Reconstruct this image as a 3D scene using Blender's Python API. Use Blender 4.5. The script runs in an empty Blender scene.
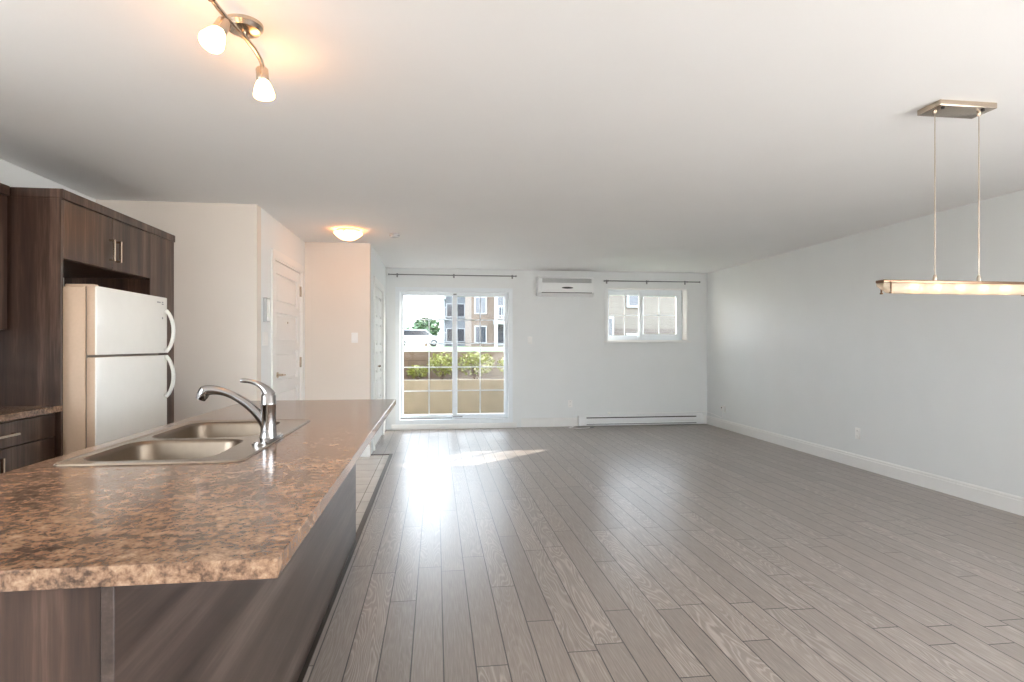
import bpy, bmesh, math, random
from mathutils import Vector, Matrix
S = bpy.context.scene
COL = S.collection
R = math.radians

# ---------------------------------------------------------------- camera
cd = bpy.data.cameras.new('camera'); cam = bpy.data.objects.new('camera', cd); COL.objects.link(cam)
cd.sensor_width = 36; cd.lens = 585 / 1024 * 36; cd.shift_y = 4 / 1024
cd.clip_start = .02; cd.clip_end = 500
cam.location = (0, 0, 1.277); cam.rotation_euler = (R(90), 0, R(-7.4))
S.camera = cam
# ---------------------------------------------------------------- sky, sun, exposure
W = bpy.data.worlds.new('sky'); S.world = W; W.use_nodes = True
wn = W.node_tree.nodes; wl = W.node_tree.links
bg = wn['Background']
SKY = 2.4
tc = wn.new('ShaderNodeTexCoord'); sp = wn.new('ShaderNodeSeparateXYZ'); wl.new(tc.outputs['Generated'], sp.inputs[0])
rp = wn.new('ShaderNodeValToRGB'); wl.new(sp.outputs['Z'], rp.inputs[0])
rp.color_ramp.elements[0].position = 0.0; rp.color_ramp.elements[0].color = (.80, .77, .74, 1)
rp.color_ramp.elements[1].position = 0.6; rp.color_ramp.elements[1].color = (.74, .87, 1.0, 1)
e = rp.color_ramp.elements.new(.02); e.color = (.86, .93, 1.0, 1)
wl.new(rp.outputs[0], bg.inputs['Color']); ma = wn.new('ShaderNodeMath'); ma.operation = 'MULTIPLY_ADD'; wl.new(sp.outputs['Y'], ma.inputs[0])   # sky strengthened behind the camera to feed the added windows
ma.inputs[1].default_value = -.30 * SKY; ma.inputs[2].default_value = .95 * SKY; wl.new(ma.outputs[0], bg.inputs['Strength'])
sd = bpy.data.lights.new('sun', 'SUN'); sun = bpy.data.objects.new('sun', sd); COL.objects.link(sun)
sd.energy = 5.5; sd.angle = R(.6); sd.color = (1, .93, .82)
SUN_TRAVEL = Vector((-.80, -.69, -.48))
sun.rotation_euler = SUN_TRAVEL.to_track_quat('-Z', 'Y').to_euler(); sun.location = (9, 16, 8)
S.view_settings.view_transform = 'Standard'; S.view_settings.look = 'None'
S.view_settings.gamma = 1; S.view_settings.use_curve_mapping = False
S.view_settings.exposure = 2.55

# ---------------------------------------------------------------- materials
def lin(c):
    return tuple(((v / 255 / 12.92) if v / 255 <= .04045 else ((v / 255 + .055) / 1.055) ** 2.4) for v in c) + (1,)

class NT:
    def __init__(s, name):
        s.m = bpy.data.materials.new(name); s.m.use_nodes = True
        s.n = s.m.node_tree.nodes; s.l = s.m.node_tree.links
        s.b = s.n['Principled BSDF']; s.out = s.n['Material Output']
    def add(s, typ, props=None, **ins):
        nd = s.n.new('ShaderNode' + typ)
        for k, v in (props or {}).items(): setattr(nd, k, v)
        for k, v in ins.items():
            k = int(k[1:]) if k[0] == 'i' and k[1:].isdigit() else k.replace('_', ' ')
            s.put(nd.inputs[k], v)
        return nd
    def put(s, sock, v):
        if isinstance(v, bpy.types.NodeSocket): s.l.new(v, sock)
        elif isinstance(v, bpy.types.Node): s.l.new(v.outputs[0], sock)
        else: sock.default_value = v
    def math(s, op, a, b=0.0):
        return s.add('Math', {'operation': op}, i0=a, i1=b).outputs[0]
    def ramp(s, fac, stops, interp='LINEAR'):
        nd = s.n.new('ShaderNodeValToRGB'); nd.color_ramp.interpolation = interp
        el = nd.color_ramp.elements
        el[0].position, el[0].color = stops[0]; el[1].position, el[1].color = stops[-1]
        for p, c in stops[1:-1]:
            q = el.new(p); q.color = c
        s.put(nd.inputs[0], fac); return nd.outputs[0]
    def mix(s, fac, a, b, blend='MIX'):
        nd = s.add('Mix', {'data_type': 'RGBA', 'blend_type': blend})
        s.put(nd.inputs[0], fac); s.put(nd.inputs[6], a); s.put(nd.inputs[7], b)
        return nd.outputs[2]
    def coord(s, scale=(1, 1, 1), loc=(0, 0, 0), rot=(0, 0, 0), which='Object'):
        t = s.add('TexCoord')
        return s.add('Mapping', None, Vector=t.outputs[which], Scale=scale, Location=loc, Rotation=rot).outputs[0]
    def noise(s, vec, scale, detail=3, rough=.5, dist=0.0):
        return s.add('TexNoise', None, Vector=vec, Scale=scale, Detail=detail, Roughness=rough, Distortion=dist).outputs[0]
    def bump(s, h, strength=.2, dist=.002):
        s.put(s.b.inputs['Normal'], s.add('Bump', None, Height=h, Strength=strength, Distance=dist))
    def set(s, **k):
        for a, v in k.items(): s.put(s.b.inputs[a.replace('_', ' ')], v)
        return s.m

def plain(name, rgb, rough=.5, metal=0.0, var=.04, scale=14, spec=.5, coat=0.0, bump=0.0):
    t = NT(name); c = lin(rgb)
    nz = t.noise(t.coord(), scale, 3)
    lo = tuple(v * (1 - var) for v in c[:3]) + (1,); hi = tuple(min(1, v * (1 + var)) for v in c[:3]) + (1,)
    t.set(Base_Color=t.ramp(nz, [(.3, lo), (.7, hi)]), Roughness=rough, Metallic=metal, Specular_IOR_Level=spec, Coat_Weight=coat)
    if bump: t.bump(t.noise(t.coord(), scale * 20, 2), bump, .001)
    return t.m

def laminate(name, dark, mid, light, along='Z', rough=.32):
    t = NT(name)
    sc = {'Z': (1, 1, .045), 'Y': (1, .045, 1)}[along]
    v = t.coord(sc)
    a = t.noise(v, 11, 4, .6); f = t.noise(v, 95, 3, .7)
    k = t.math('ADD', t.math('MULTIPLY', a, .72), t.math('MULTIPLY', f, .28))
    t.set(Base_Color=t.ramp(k, [(.32, lin(dark)), (.5, lin(mid)), (.68, lin(light))]), Roughness=rough, Specular_IOR_Level=.5)
    t.bump(f, .08, .001); return t.m

def granite(name):
    t = NT(name); v = t.coord()
    big = t.noise(v, 9, 4, .6); md = t.noise(v, 50, 5, .68, .3); fi = t.noise(v, 150, 3, .7)
    k = t.math('ADD', t.math('ADD', t.math('MULTIPLY', big, .25), t.math('MULTIPLY', md, .50)), t.math('MULTIPLY', fi, .25))
    c = t.ramp(k, [(.36, lin((52, 38, 31))), (.44, lin((94, 72, 57))), (.51, lin((136, 105, 83))), (.59, lin((165, 134, 108))), (.68, lin((188, 161, 134)))])
    t.set(Base_Color=c, Roughness=.16, Specular_IOR_Level=.75, Coat_Weight=.0, Coat_Roughness=.14)
    return t.m

def planks(name):
    t = NT(name)
    g = t.add('TexCoord'); sep = t.add('SeparateXYZ', None, Vector=g.outputs['Object'])
    PW, PL = .128, 1.21
    xs = t.math('DIVIDE', t.math('SUBTRACT', sep.outputs[0], .03), PW)
    row = t.math('FLOOR', xs); fx = t.math('FRACT', xs)
    off = t.add('TexWhiteNoise', {'noise_dimensions': '1D'}, W=row).outputs['Value']
    ys = t.math('ADD', t.math('DIVIDE', sep.outputs[1], PL), t.math('MULTIPLY', off, 7.3))
    brd = t.math('FLOOR', ys); fy = t.math('FRACT', ys)
    idv = t.add('CombineXYZ', None, X=row, Y=brd)
    rnd = t.add('TexWhiteNoise', {'noise_dimensions': '2D'}, Vector=idv)
    rv, rc = rnd.outputs['Value'], rnd.outputs['Color']
    # cathedral grain: rings of a distorted, long field, different for each board
    px = t.math('MULTIPLY', t.math('SUBTRACT', fx, .5), 1.0)
    sv = t.add('CombineXYZ', None, X=t.math('ADD', t.math('MULTIPLY', px, .9), t.math('MULTIPLY', rv, 37.0)),
               Y=t.math('MULTIPLY', ys, 1.05), Z=t.math('MULTIPLY', row, 3.7))
    fld = t.noise(sv, 1.15, 2, .45, .3)
    ring = t.math('FRACT', t.math('MULTIPLY', fld, 27.0))
    tri = t.math('ABSOLUTE', t.math('SUBTRACT', t.math('MULTIPLY', ring, 2.0), 1.0))
    fv = t.coord((60, 2.5, 1)); fine = t.noise(fv, 3.0, 2, .5)
    g1 = t.ramp(tri, [(.45, (0, 0, 0, 1)), (.9, (1, 1, 1, 1))])
    k = t.math('ADD', t.math('MULTIPLY', g1, t.math('MULTIPLY', t.math('FRACT', t.math('MULTIPLY', rv, 7.31)), .19)), t.math('ADD', .2, t.math('MULTIPLY', fine, .34)))
    base = t.ramp(k, [(.2, lin((118, 107, 100))), (.36, lin((141, 130, 122))), (.66, lin((184, 174, 167)))])
    tone = t.ramp(rv, [(0, (.93, .93, .93, 1)), (1, (1.06, 1.055, 1.05, 1))])
    c = t.mix(1.0, base, tone, 'MULTIPLY')
    def edge(f, w):
        d = t.math('MINIMUM', f, t.math('SUBTRACT', 1.0, f)); return t.math('LESS_THAN', d, w)
    gap = t.math('MAXIMUM', edge(fx, .021), edge(fy, .0024))
    c = t.mix(gap, c, lin((52, 46, 43)))
    t.set(Base_Color=c, Roughness=.31, Specular_IOR_Level=1.0)
    t.bump(t.math('SUBTRACT', 0.0, gap), .15, .0015)
    return t.m

def tiles(name, c0, c1, grout, size, offs=0.0, mortar=.012, rough=.25, bw=1.0, bh=1.0, rot=(0, 0, 0)):
    t = NT(name)
    b = t.add('TexBrick', {'offset': offs}, Vector=t.coord((1, 1, 1), rot=rot), Color1=lin(c0), Color2=lin(c1), Mortar=lin(grout),
              Scale=1 / size, Mortar_Size=mortar, Brick_Width=bw, Row_Height=bh)
    n = t.noise(t.coord(), 6, 4)
    c = t.mix(1.0, b.outputs[0], t.ramp(n, [(.3, (.92, .92, .92, 1)), (.7, (1.05, 1.05, 1.05, 1))]), 'MULTIPLY')
    t.set(Base_Color=c, Roughness=rough); t.bump(b.outputs[1], -.2, .002); return t.m

def glass(name, tint=(1, 1, 1, 1), refl=.06):
    t = NT(name)
    tr = t.add('BsdfTransparent', None, Color=tint); gl = t.add('BsdfGlossy', None, Roughness=.02)
    lw = t.add('LayerWeight', None, Blend=.25)
    f = t.math('ADD', t.math('MULTIPLY', lw.outputs[0], .5), refl * .3)
    mx = t.add('MixShader', None, Fac=f); t.l.new(tr.outputs[0], mx.inputs[1]); t.l.new(gl.outputs[0], mx.inputs[2])
    t.l.new(mx.outputs[0], t.out.inputs[0]); return t.m

def glow(name, rgb, strength, base=(240, 235, 225)):
    t = NT(name); t.set(Base_Color=lin(base), Roughness=.4, Emission_Color=lin(rgb), Emission_Strength=strength); return t.m

M = {}
M['wall'] = plain('wall_paint', (231, 234, 234), .5, var=.01, scale=3, bump=.04)
M['warm'] = plain('lamp_tinted_wall_paint', (226, 217, 207), .5, var=.01, scale=3, bump=.04)  # beige tint stands in for lamp warmth on white walls
M['ceil'] = plain('ceiling_paint', (243, 243, 242), .8, var=.008, scale=2, bump=.05)
M['trim'] = plain('white_trim_paint', (236, 236, 234), .35, var=.01)
M['vinyl'] = plain('white_vinyl', (232, 238, 242), .3, var=.01)
M['floor'] = planks('grey_brown_plank_floor')
M['tile'] = tiles('beige_floor_tile', (205, 200, 192), (212, 206, 198), (150, 145, 138), .305)
M['strip'] = plain('dark_bronze_strip', (70, 62, 56), .4, .6)
M['lam'] = laminate('dark_walnut_laminate', (34, 22, 18), (66, 47, 38), (114, 90, 77))
M['lamh'] = laminate('dark_walnut_laminate_lengthwise', (40, 30, 26), (68, 55, 49), (102, 88, 80), 'Y')
M['dark'] = plain('dark_carcass_edge', (40, 30, 26), .45)
M['gran'] = granite('mottled_brown_laminate_top')
M['steel'] = plain('brushed_stainless', (170, 159, 146), .26, 1.0, var=.05, scale=30)
M['bowl'] = plain('brushed_stainless_painted_shade', (124, 111, 97), .36, 1.0, var=.05, scale=30)  # same steel as the deck, darkened to imitate shade in the bowls
M['chrome'] = plain('polished_chrome', (168, 166, 166), .10, 1.0, var=.01)
M['nickel'] = plain('brushed_nickel', (196, 182, 166), .25, 1.0, var=.04)
M['bronze'] = plain('dark_warm_nickel', (128, 104, 86), .32, 1.0, var=.04)
M['grille'] = plain('white_grille_bar_backlit_tint', (206, 211, 215), .4, var=.01)  # white vinyl greyed so the bars look backlit
M['lgrey'] = plain('light_grey_plastic', (196, 198, 200), .4)
M['rod'] = plain('satin_grey_metal', (124, 127, 128), .4, .6)
M['fridge'] = plain('white_enamel', (248, 247, 241), .2, var=.01, coat=.2)
M['fside'] = plain('textured_white_enamel_shade_tinted', (206, 180, 155), .45, var=.02, scale=60)  # white enamel tinted tan to imitate shade on the fridge sides
M['fhandle'] = plain('white_plastic', (240, 240, 236), .3, var=.01)
M['plate'] = plain('white_plate_plastic', (242, 242, 240), .35, var=.01)
M['grey'] = plain('grey_plastic', (140, 142, 144), .45)
M['gask'] = plain('grey_gasket', (150, 142, 132), .6)
M['black'] = plain('black_plastic', (24, 24, 25), .4)
M['heater'] = plain('white_enamelled_metal', (234, 236, 236), .35, var=.01)
M['glass'] = glass('window_glass')
M['frost'] = None
M['lampglow'] = glow('lit_frosted_lamp_glass', (255, 176, 104), 6)
M['domeglow'] = glow('lit_alabaster_glass', (255, 168, 96), 2.4)
M['bulb'] = glow('lit_halogen_bulb', (255, 214, 160), 1.0)
t = NT('frosted_tray_glass')
tr = t.add('BsdfTransparent', None, Color=(1, .97, .92, 1)); df = t.add('BsdfTranslucent', None, Color=lin((250, 238, 220)))
d2 = t.add('BsdfDiffuse', None, Color=lin((240, 230, 214))); a1 = t.add('AddShader'); 
m1 = t.add('MixShader', None, Fac=.5); t.l.new(df.outputs[0], m1.inputs[1]); t.l.new(d2.outputs[0], m1.inputs[2])
m2 = t.add('MixShader', None, Fac=.62); t.l.new(tr.outputs[0], m2.inputs[1]); t.l.new(m1.outputs[0], m2.inputs[2])
t.l.new(m2.outputs[0], t.out.inputs[0]); M['frost'] = t.m

# ---------------------------------------------------------------- mesh helpers
class MB:
    def __init__(s): s.b = bmesh.new()
    def box(s, x0, x1, y0, y1, z0, z1, bev=0.0, seg=2):
        t = bmesh.new(); bmesh.ops.create_cube(t, size=1)
        for v in t.verts:
            v.co = Vector(((x0 + x1) / 2 + v.co.x * (x1 - x0), (y0 + y1) / 2 + v.co.y * (y1 - y0), (z0 + z1) / 2 + v.co.z * (z1 - z0)))
        if bev: bmesh.ops.bevel(t, geom=t.edges[:], offset=bev, segments=seg, profile=.5, affect='EDGES')
        return s.merge(t)
    def merge(s, t, mat=None):
        if mat is not None: t.transform(mat)
        me = bpy.data.meshes.new('tmp'); t.to_mesh(me); t.free(); s.b.from_mesh(me); bpy.data.meshes.remove(me); return s
    def tube(s, pts, rad, n=10, cap=True, squash=None):
        pts = [Vector(p) for p in pts]; N = len(pts)
        rs = rad if isinstance(rad, (list, tuple)) else [rad] * N
        rings = []; up = None
        for i, p in enumerate(pts):
            d = (pts[min(i + 1, N - 1)] - pts[max(i - 1, 0)]).normalized()
            if up is None: up = d.orthogonal().normalized()
            up = (up - d * up.dot(d)).normalized(); sd_ = d.cross(up)
            rings.append([s.b.verts.new(p + (up * math.cos(a) + sd_ * math.sin(a)) * rs[i]) for a in [2 * math.pi * k / n for k in range(n)]])
        for i in range(N - 1):
            for k in range(n):
                s.b.faces.new((rings[i][k], rings[i][(k + 1) % n], rings[i + 1][(k + 1) % n], rings[i + 1][k]))
        if cap:
            s.b.faces.new(rings[0][::-1]); s.b.faces.new(rings[-1])
        return s
    def lathe(s, prof, origin=(0, 0, 0), axis=(0, 0, 1), n=28):
        o = Vector(origin); q = Vector((0, 0, 1)).rotation_difference(Vector(axis).normalized())
        rings = []
        for r, z in prof:
            if r < 1e-6: rings.append([s.b.verts.new(o + q @ Vector((0, 0, z)))])
            else: rings.append([s.b.verts.new(o + q @ Vector((r * math.cos(a), r * math.sin(a), z))) for a in [2 * math.pi * k / n for k in range(n)]])
        for a, b in zip(rings, rings[1:]):
            for k in range(n):
                k2 = (k + 1) % n
                if len(a) == 1 and len(b) == 1: continue
                if len(a) == 1: s.b.faces.new((a[0], b[k2], b[k]))
                elif len(b) == 1: s.b.faces.new((a[k], a[k2], b[0]))
                else: s.b.faces.new((a[k], a[k2], b[k2], b[k]))
        return s
    def slab(s, us, vs, holes, w0, w1, axes='xyz'):
        """grid slab with rectangular openings; axes = which world axes u, v, w run along"""
        us = sorted(set(us)); vs = sorted(set(vs))
        def P(u, v, w):
            d = dict(zip(axes, (u, v, w))); return (d['x'], d['y'], d['z'])
        def solid(i, j):
            if i < 0 or j < 0 or i >= len(us) - 1 or j >= len(vs) - 1: return False
            cu, cv = (us[i] + us[i + 1]) / 2, (vs[j] + vs[j + 1]) / 2
            return not any(a < cu < b and c < cv < d for a, b, c, d in holes)
        vt = {}
        def V(i, j, w):
            k = (i, j, w)
            if k not in vt: vt[k] = s.b.verts.new(P(us[i], vs[j], (w0, w1)[w]))
            return vt[k]
        for i in range(len(us) - 1):
            for j in range(len(vs) - 1):
                if not solid(i, j): continue
                s.b.faces.new((V(i, j, 1), V(i + 1, j, 1), V(i + 1, j + 1, 1), V(i, j + 1, 1)))
                s.b.faces.new((V(i, j, 0), V(i, j + 1, 0), V(i + 1, j + 1, 0), V(i + 1, j, 0)))
                if not solid(i - 1, j): s.b.faces.new((V(i, j, 0), V(i, j, 1), V(i, j + 1, 1), V(i, j + 1, 0)))
                if not solid(i + 1, j): s.b.faces.new((V(i + 1, j, 0), V(i + 1, j + 1, 0), V(i + 1, j + 1, 1), V(i + 1, j, 1)))
                if not solid(i, j - 1): s.b.faces.new((V(i, j, 0), V(i + 1, j, 0), V(i + 1, j, 1), V(i, j, 1)))
                if not solid(i, j + 1): s.b.faces.new((V(i, j + 1, 0), V(i, j + 1, 1), V(i + 1, j + 1, 1), V(i + 1, j + 1, 0)))
        return s
    def holed(s, u0, u1, v0, v1, hs, w0, w1, axes='xyz'):
        us = [u0, u1] + [q for h in hs for q in h[:2]]; vs = [v0, v1] + [q for h in hs for q in h[2:]]
        us = [u for u in us if u0 <= u <= u1]; vs = [v for v in vs if v0 <= v <= v1]
        return s.slab(us, vs, hs, w0, w1, axes)
    def prism(s, outline, z0, z1, axes='xyz'):
        def P(u, v, w):
            d = dict(zip(axes, (u, v, w))); return (d['x'], d['y'], d['z'])
        a = [s.b.verts.new(P(u, v, z0)) for u, v in outline]; b = [s.b.verts.new(P(u, v, z1)) for u, v in outline]
        n = len(a); s.b.faces.new(a[::-1]); s.b.faces.new(b)
        for k in range(n): s.b.faces.new((a[k], a[(k + 1) % n], b[(k + 1) % n], b[k]))
        return s
    def build(s, name, mat, parent=None, smooth=True, angle=35):
        bmesh.ops.recalc_face_normals(s.b, faces=s.b.faces[:])
        me = bpy.data.meshes.new(name); s.b.to_mesh(me); s.b.free()
        me.materials.append(M[mat] if isinstance(mat, str) else mat)
        if smooth:
            for p in me.polygons: p.use_smooth = True
            me.set_sharp_from_angle(angle=R(angle))
        o = bpy.data.objects.new(name, me); COL.objects.link(o)
        if parent is not None: o.parent = parent
        return o

def thing(name, label, cat, group=None, kind=None):
    o = bpy.data.objects.new(name, None); COL.objects.link(o); o.empty_display_size = .1
    return tag(o, label, cat, group, kind)
def tag(o, label, cat, group=None, kind=None):
    if label: o['label'] = label
    if cat: o['category'] = cat
    if group: o['group'] = group
    if kind: o['kind'] = kind
    return o
def struct(o, label, cat):
    return tag(o, label, cat, kind='structure')
def bounds(o):
    pts = []
    def walk(q, off):
        off = off + q.location
        if q.type == 'MESH': pts.extend([off + v.co for v in q.data.vertices])
        for c in q.children: walk(c, off)
    walk(o, -o.location.copy())
    lo = Vector([min(p[i] for p in pts) for i in range(3)]); hi = Vector([max(p[i] for p in pts) for i in range(3)])
    return lo, hi
def settle(o):
    """put a thing's origin at its base; it was modelled in place"""
    lo, hi = bounds(o); b = Vector(((lo.x + hi.x) / 2, (lo.y + hi.y) / 2, lo.z))
    if o.type == 'MESH': o.data.transform(Matrix.Translation(-b))
    for c in o.children: c.location -= b
    o.location += b
    return o
def copy_tree(o, parent=None):
    c = o.copy(); COL.objects.link(c)
    if parent is not None: c.parent = parent
    for ch in list(o.children): copy_tree(ch, c)
    return c

# ================================================================ THE ROOM
XR, YB, H, XL = 4.36, 9.0, 2.44, -2.70        # right wall, back wall, ceiling, kitchen wall
YF = -4.0                                      # the room is left open behind the camera
XC = -.75; YH = 6.85; XE = -1.47; YK = 5.07    # closet wall, hall end wall, entry wall, kitchen end wall
LW0, LW1 = -1.2, 1.1                            # window added out of frame in the kitchen wall to let in daylight
RW0, RW1 = -3.6, .8                           # window added out of frame in the right wall as daylight source
FW0, FW1 = 3.0, 4.15                             # window added behind the camera for more daylight
XT = -.515                                     # where tiles meet planks
o = MB().slab([XC - .1, XT, XR + .1], [YF, 6.95, YB + .02], [(XC - .1, XT, YF, 6.95)], -.1, 0, 'xyz').build('floor', 'floor', smooth=False)
struct(o, 'grey brown wood plank floor of the open living area', 'floor')
o = MB().slab([XL - .1, XT], [YF, 6.95], [], -.1, 0, 'xyz').build('floor_tile', 'tile', smooth=False)
struct(o, 'pale beige tiled floor of the kitchen and entry', 'floor')
o = MB().prism([(XT - .022, YF), (XT + .014, YF), (XT + .014, 6.964), (XC, 6.964), (XC, 6.93), (XT - .022, 6.93)], 0, .006).build('trim_1', 'strip')
struct(o, 'thin dark strip where the tiles meet the planks', 'floor trim')
o = MB().slab([XL - .12, XR + .14], [YF, YB + .28], [], H, H + .15).build('ceiling', 'ceil', smooth=False)
struct(o, 'smooth white flat ceiling', 'ceiling')
o = MB().holed(YF - .12, YB + .28, -.1, H, [(RW0, RW1, .1, 2.3)], XR, XR + .14, 'yzx').build('wall_right', 'wall', smooth=False)
struct(o, 'long bare white wall on the right', 'wall')
DX0, DX1, DZ0, DZ1 = -.586, 1.153, .10, 2.13   # patio door opening
WX0, WX1, WZ0, WZ1 = 2.69, 4.02, 1.345, 2.185  # window opening
o = MB().holed(XC - .12, XR, -.1, H, [(DX0, DX1, DZ0, DZ1), (WX0, WX1, WZ0, WZ1)], YB, YB + .28, 'xzy').build('wall_back', 'wall', smooth=False)
struct(o, 'far wall with the patio door and the small window', 'wall')
o = MB().holed(XC, 1.31, 0, H, [(DX0 + .0, DX1 - .0, DZ0, DZ1)], YB - .025, YB, 'xzy').build('wall_back_panel', 'wall', smooth=False)
struct(o, 'slightly raised wall panel around the patio door', 'wall')
CY0, CY1 = 7.29, 8.47
o = MB().holed(YH + .12, YB, -.1, H, [(CY0, CY1, -.1, 2.04)], XC - .12, XC, 'yzx').build('wall_closet', 'wall', smooth=False)
struct(o, 'short wall with the closet door beside the patio door', 'wall')
o = MB().slab([XE, XC], [-.1, H], [], YH, YH + .12, 'xzy').build('wall_hall', 'warm', smooth=False)
struct(o, 'end wall of the entry with a switch plate', 'wall')
EY0, EY1, EZ = 5.56, 6.67, 2.08
o = MB().holed(YK + .12, YH + .12, -.1, H, [(EY0, EY1, -.1, EZ)], XE - .12, XE, 'yzx').build('wall_entry', 'wall', smooth=False)
struct(o, 'wall with the white entry door', 'wall')
o = MB().slab([XL, XE], [-.1, H], [], YK, YK + .12, 'xzy').build('wall_kitchen', 'warm', smooth=False)
struct(o, 'beige looking wall beyond the refrigerator', 'wall')
o = MB().holed(YF - .12, YK + .12, -.1, H, [(LW0, LW1, .95, 2.25)], XL - .12, XL, 'yzx').build('wall_left', 'wall', smooth=False)
struct(o, 'kitchen wall behind the cabinets', 'wall')

def base_run(p0, p1, nrm, name, label):
    """baseboard with a stepped top between two floor points, standing off a wall with normal nrm"""
    p0, p1, n = Vector(p0), Vector(p1), Vector(nrm); d = (p1 - p0)
    prof = [(0, 0), (.016, 0), (.016, .105), (.012, .112), (.012, .124), (.006, .135), (0, .135)]
    m = MB(); A = [m.b.verts.new((p0.x + n.x * a, p0.y + n.y * a, z)) for a, z in prof]; B = [m.b.verts.new((p1.x + n.x * a, p1.y + n.y * a, z)) for a, z in prof]
    k = len(prof); m.b.faces.new(A[::-1]); m.b.faces.new(B)
    for i in range(k): m.b.faces.new((A[i], A[(i + 1) % k], B[(i + 1) % k], B[i]))
    return struct(m.build(name, 'trim', smooth=False), label, 'baseboard')
base_run((XR, RW1 + .1, 0), (XR, YB, 0), (-1, 0, 0), 'baseboard_right', 'white baseboard along the right wall')
base_run((1.31, YB, 0), (XR - .016, YB, 0), (0, -1, 0), 'baseboard_back', 'white baseboard along the far wall')
base_run((XE, YH, 0), (XC, YH, 0), (0, -1, 0), 'baseboard_hall', 'white baseboard on the entry end wall')
base_run((XE, YK, 0), (XE, EY0 - .07, 0), (1, 0, 0), 'baseboard_entry', 'white baseboard before the entry door')
base_run((XL + .62, YK, 0), (XE, YK, 0), (0, -1, 0), 'baseboard_kitchen', 'white baseboard beyond the refrigerator')

MEX = plain('exterior_tan_brick', (150, 128, 108), .85, var=.08, scale=8)
o = MB().box(-14, XR + .14, 2, YB + .28, H + .15, 9).box(XL - .12, XR + .14, YF - .12, 2, H + .15, 9).build('wall_upper_storeys', MEX, smooth=False); struct(o, 'upper storeys of the building above the room', 'wall')
o = MB().box(-14, XL - .12, 2, YB + .28, -.1, H + .15).build('wall_neighbour_left', MEX, smooth=False); struct(o, 'rest of the building left of the room', 'wall')
# the end of the room behind the camera: its wall, and three unseen windows added to light the room
o = MB().holed(XL - .12, XR, -.1, H, [(FW0, FW1, .1, 2.3)], YF - .12, YF, 'xzy').build('wall_front', 'wall', smooth=False); struct(o, 'wall behind the camera with an added daylight window', 'wall')
for nm, a, b, zb, ax, w0, w1, lb in (('added_window_2', FW0, FW1, .1, 'xzy', YF - .09, YF - .03, 'unseen tall window added behind the camera for daylight'), ('added_window_3', RW0, RW1, .1, 'yzx', XR + .04, XR + .10, 'unseen wide window added in the near end of the right wall for daylight'), ('added_window_4', LW0, LW1, .95, 'yzx', XL - .09, XL - .03, 'unseen wide window added in the near end of the kitchen wall for daylight')):
    r = struct(bpy.data.objects.new(nm, None), lb, 'window'); COL.objects.link(r)
    mm = (a + b) / 2
    zt = 2.3 if zb < .5 else 2.25
    MB().holed(a, b, zb, zt, [(a + .05, mm - .03, zb + .05, zt - .05), (mm + .03, b - .05, zb + .05, zt - .05)], w0, w1, ax).build('window_frame', 'vinyl', r, smooth=False)
# ---------------------------------------------------------------- patio door
dr = struct(bpy.data.objects.new('door_1', None), 'white framed sliding glass patio door with gridded panes', 'door'); COL.objects.link(dr)
FY0, FY1 = YB - .05, YB + .16
m = MB().holed(DX0 - .02, DX1 + .02, DZ0 - .02, DZ1 + .02, [(DX0 + .045, DX1 - .045, DZ0 + .045, DZ1 - .045)], FY0 + .0, FY1, 'xzy'); m.build('door_frame', 'vinyl', dr, smooth=False)
m = MB().box(DX0 + .03, DX1 - .03, YB + .06, YB + .12, DZ0 + .045, DZ0 + .06); m.build('track', 'grey', dr)
m = MB().box(DX0 - .08, DX1 + .08, YB - .075, YB - .026, 0, .075, .006).box(DX0 - .04, DX1 + .04, YB - .06, YB - .026, .075, .08); m.build('threshold', 'trim', dr)
mid = (DX0 + DX1) / 2
def sash(x0, x1, z0, z1, y, st, name, parent, cols, rows, gx=.016, handle=None):
    s_ = MB().holed(x0, x1, z0, z1, [(x0 + st, x1 - st, z0 + st * 1.05, z1 - st)], y, y + .045, 'xzy').build(name, 'vinyl', parent, smooth=False)
    a0, a1, b0, b1 = x0 + st, x1 - st, z0 + st * 1.05, z1 - st
    MB().box(a0, a1, y + .018, y + .024, b0, b1).build('pane', 'glass', s_, smooth=False)
    g = MB()
    for i in range(1, cols): xx = a0 + (a1 - a0) * i / cols; g.box(xx - gx / 2, xx + gx / 2, y + .026, y + .034, b0, b1)
    for j in range(1, rows): zz = b0 + (b1 - b0) * j / rows; g.box(a0, a1, y + .027, y + .033, zz - gx / 2, zz + gx / 2)
    g.build('grille', 'grille', s_, smooth=False)
    return s_
sash(DX0 + .045, mid + .045, DZ0 + .05, DZ1 - .045, YB + .085, .048, 'fixed_sash', dr, 2, 5)
sl = sash(mid - .035, DX1 - .045, DZ0 + .05, DZ1 - .045, YB + .03, .058, 'sliding_sash', dr, 2, 5)
MB().box(mid - .03, mid - .005, YB + .005, YB + .03, .95, 1.17, .006).build('handle', 'vinyl', sl)
MB().box(mid - .03, mid + .12, YB + .012, YB + .03, DZ0 + .07, DZ0 + .085, .003).box(mid - .02, mid + .03, YB + .012, YB + .03, DZ1 - .085, DZ1 - .065, .003).build('latch', 'grey', sl)

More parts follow.
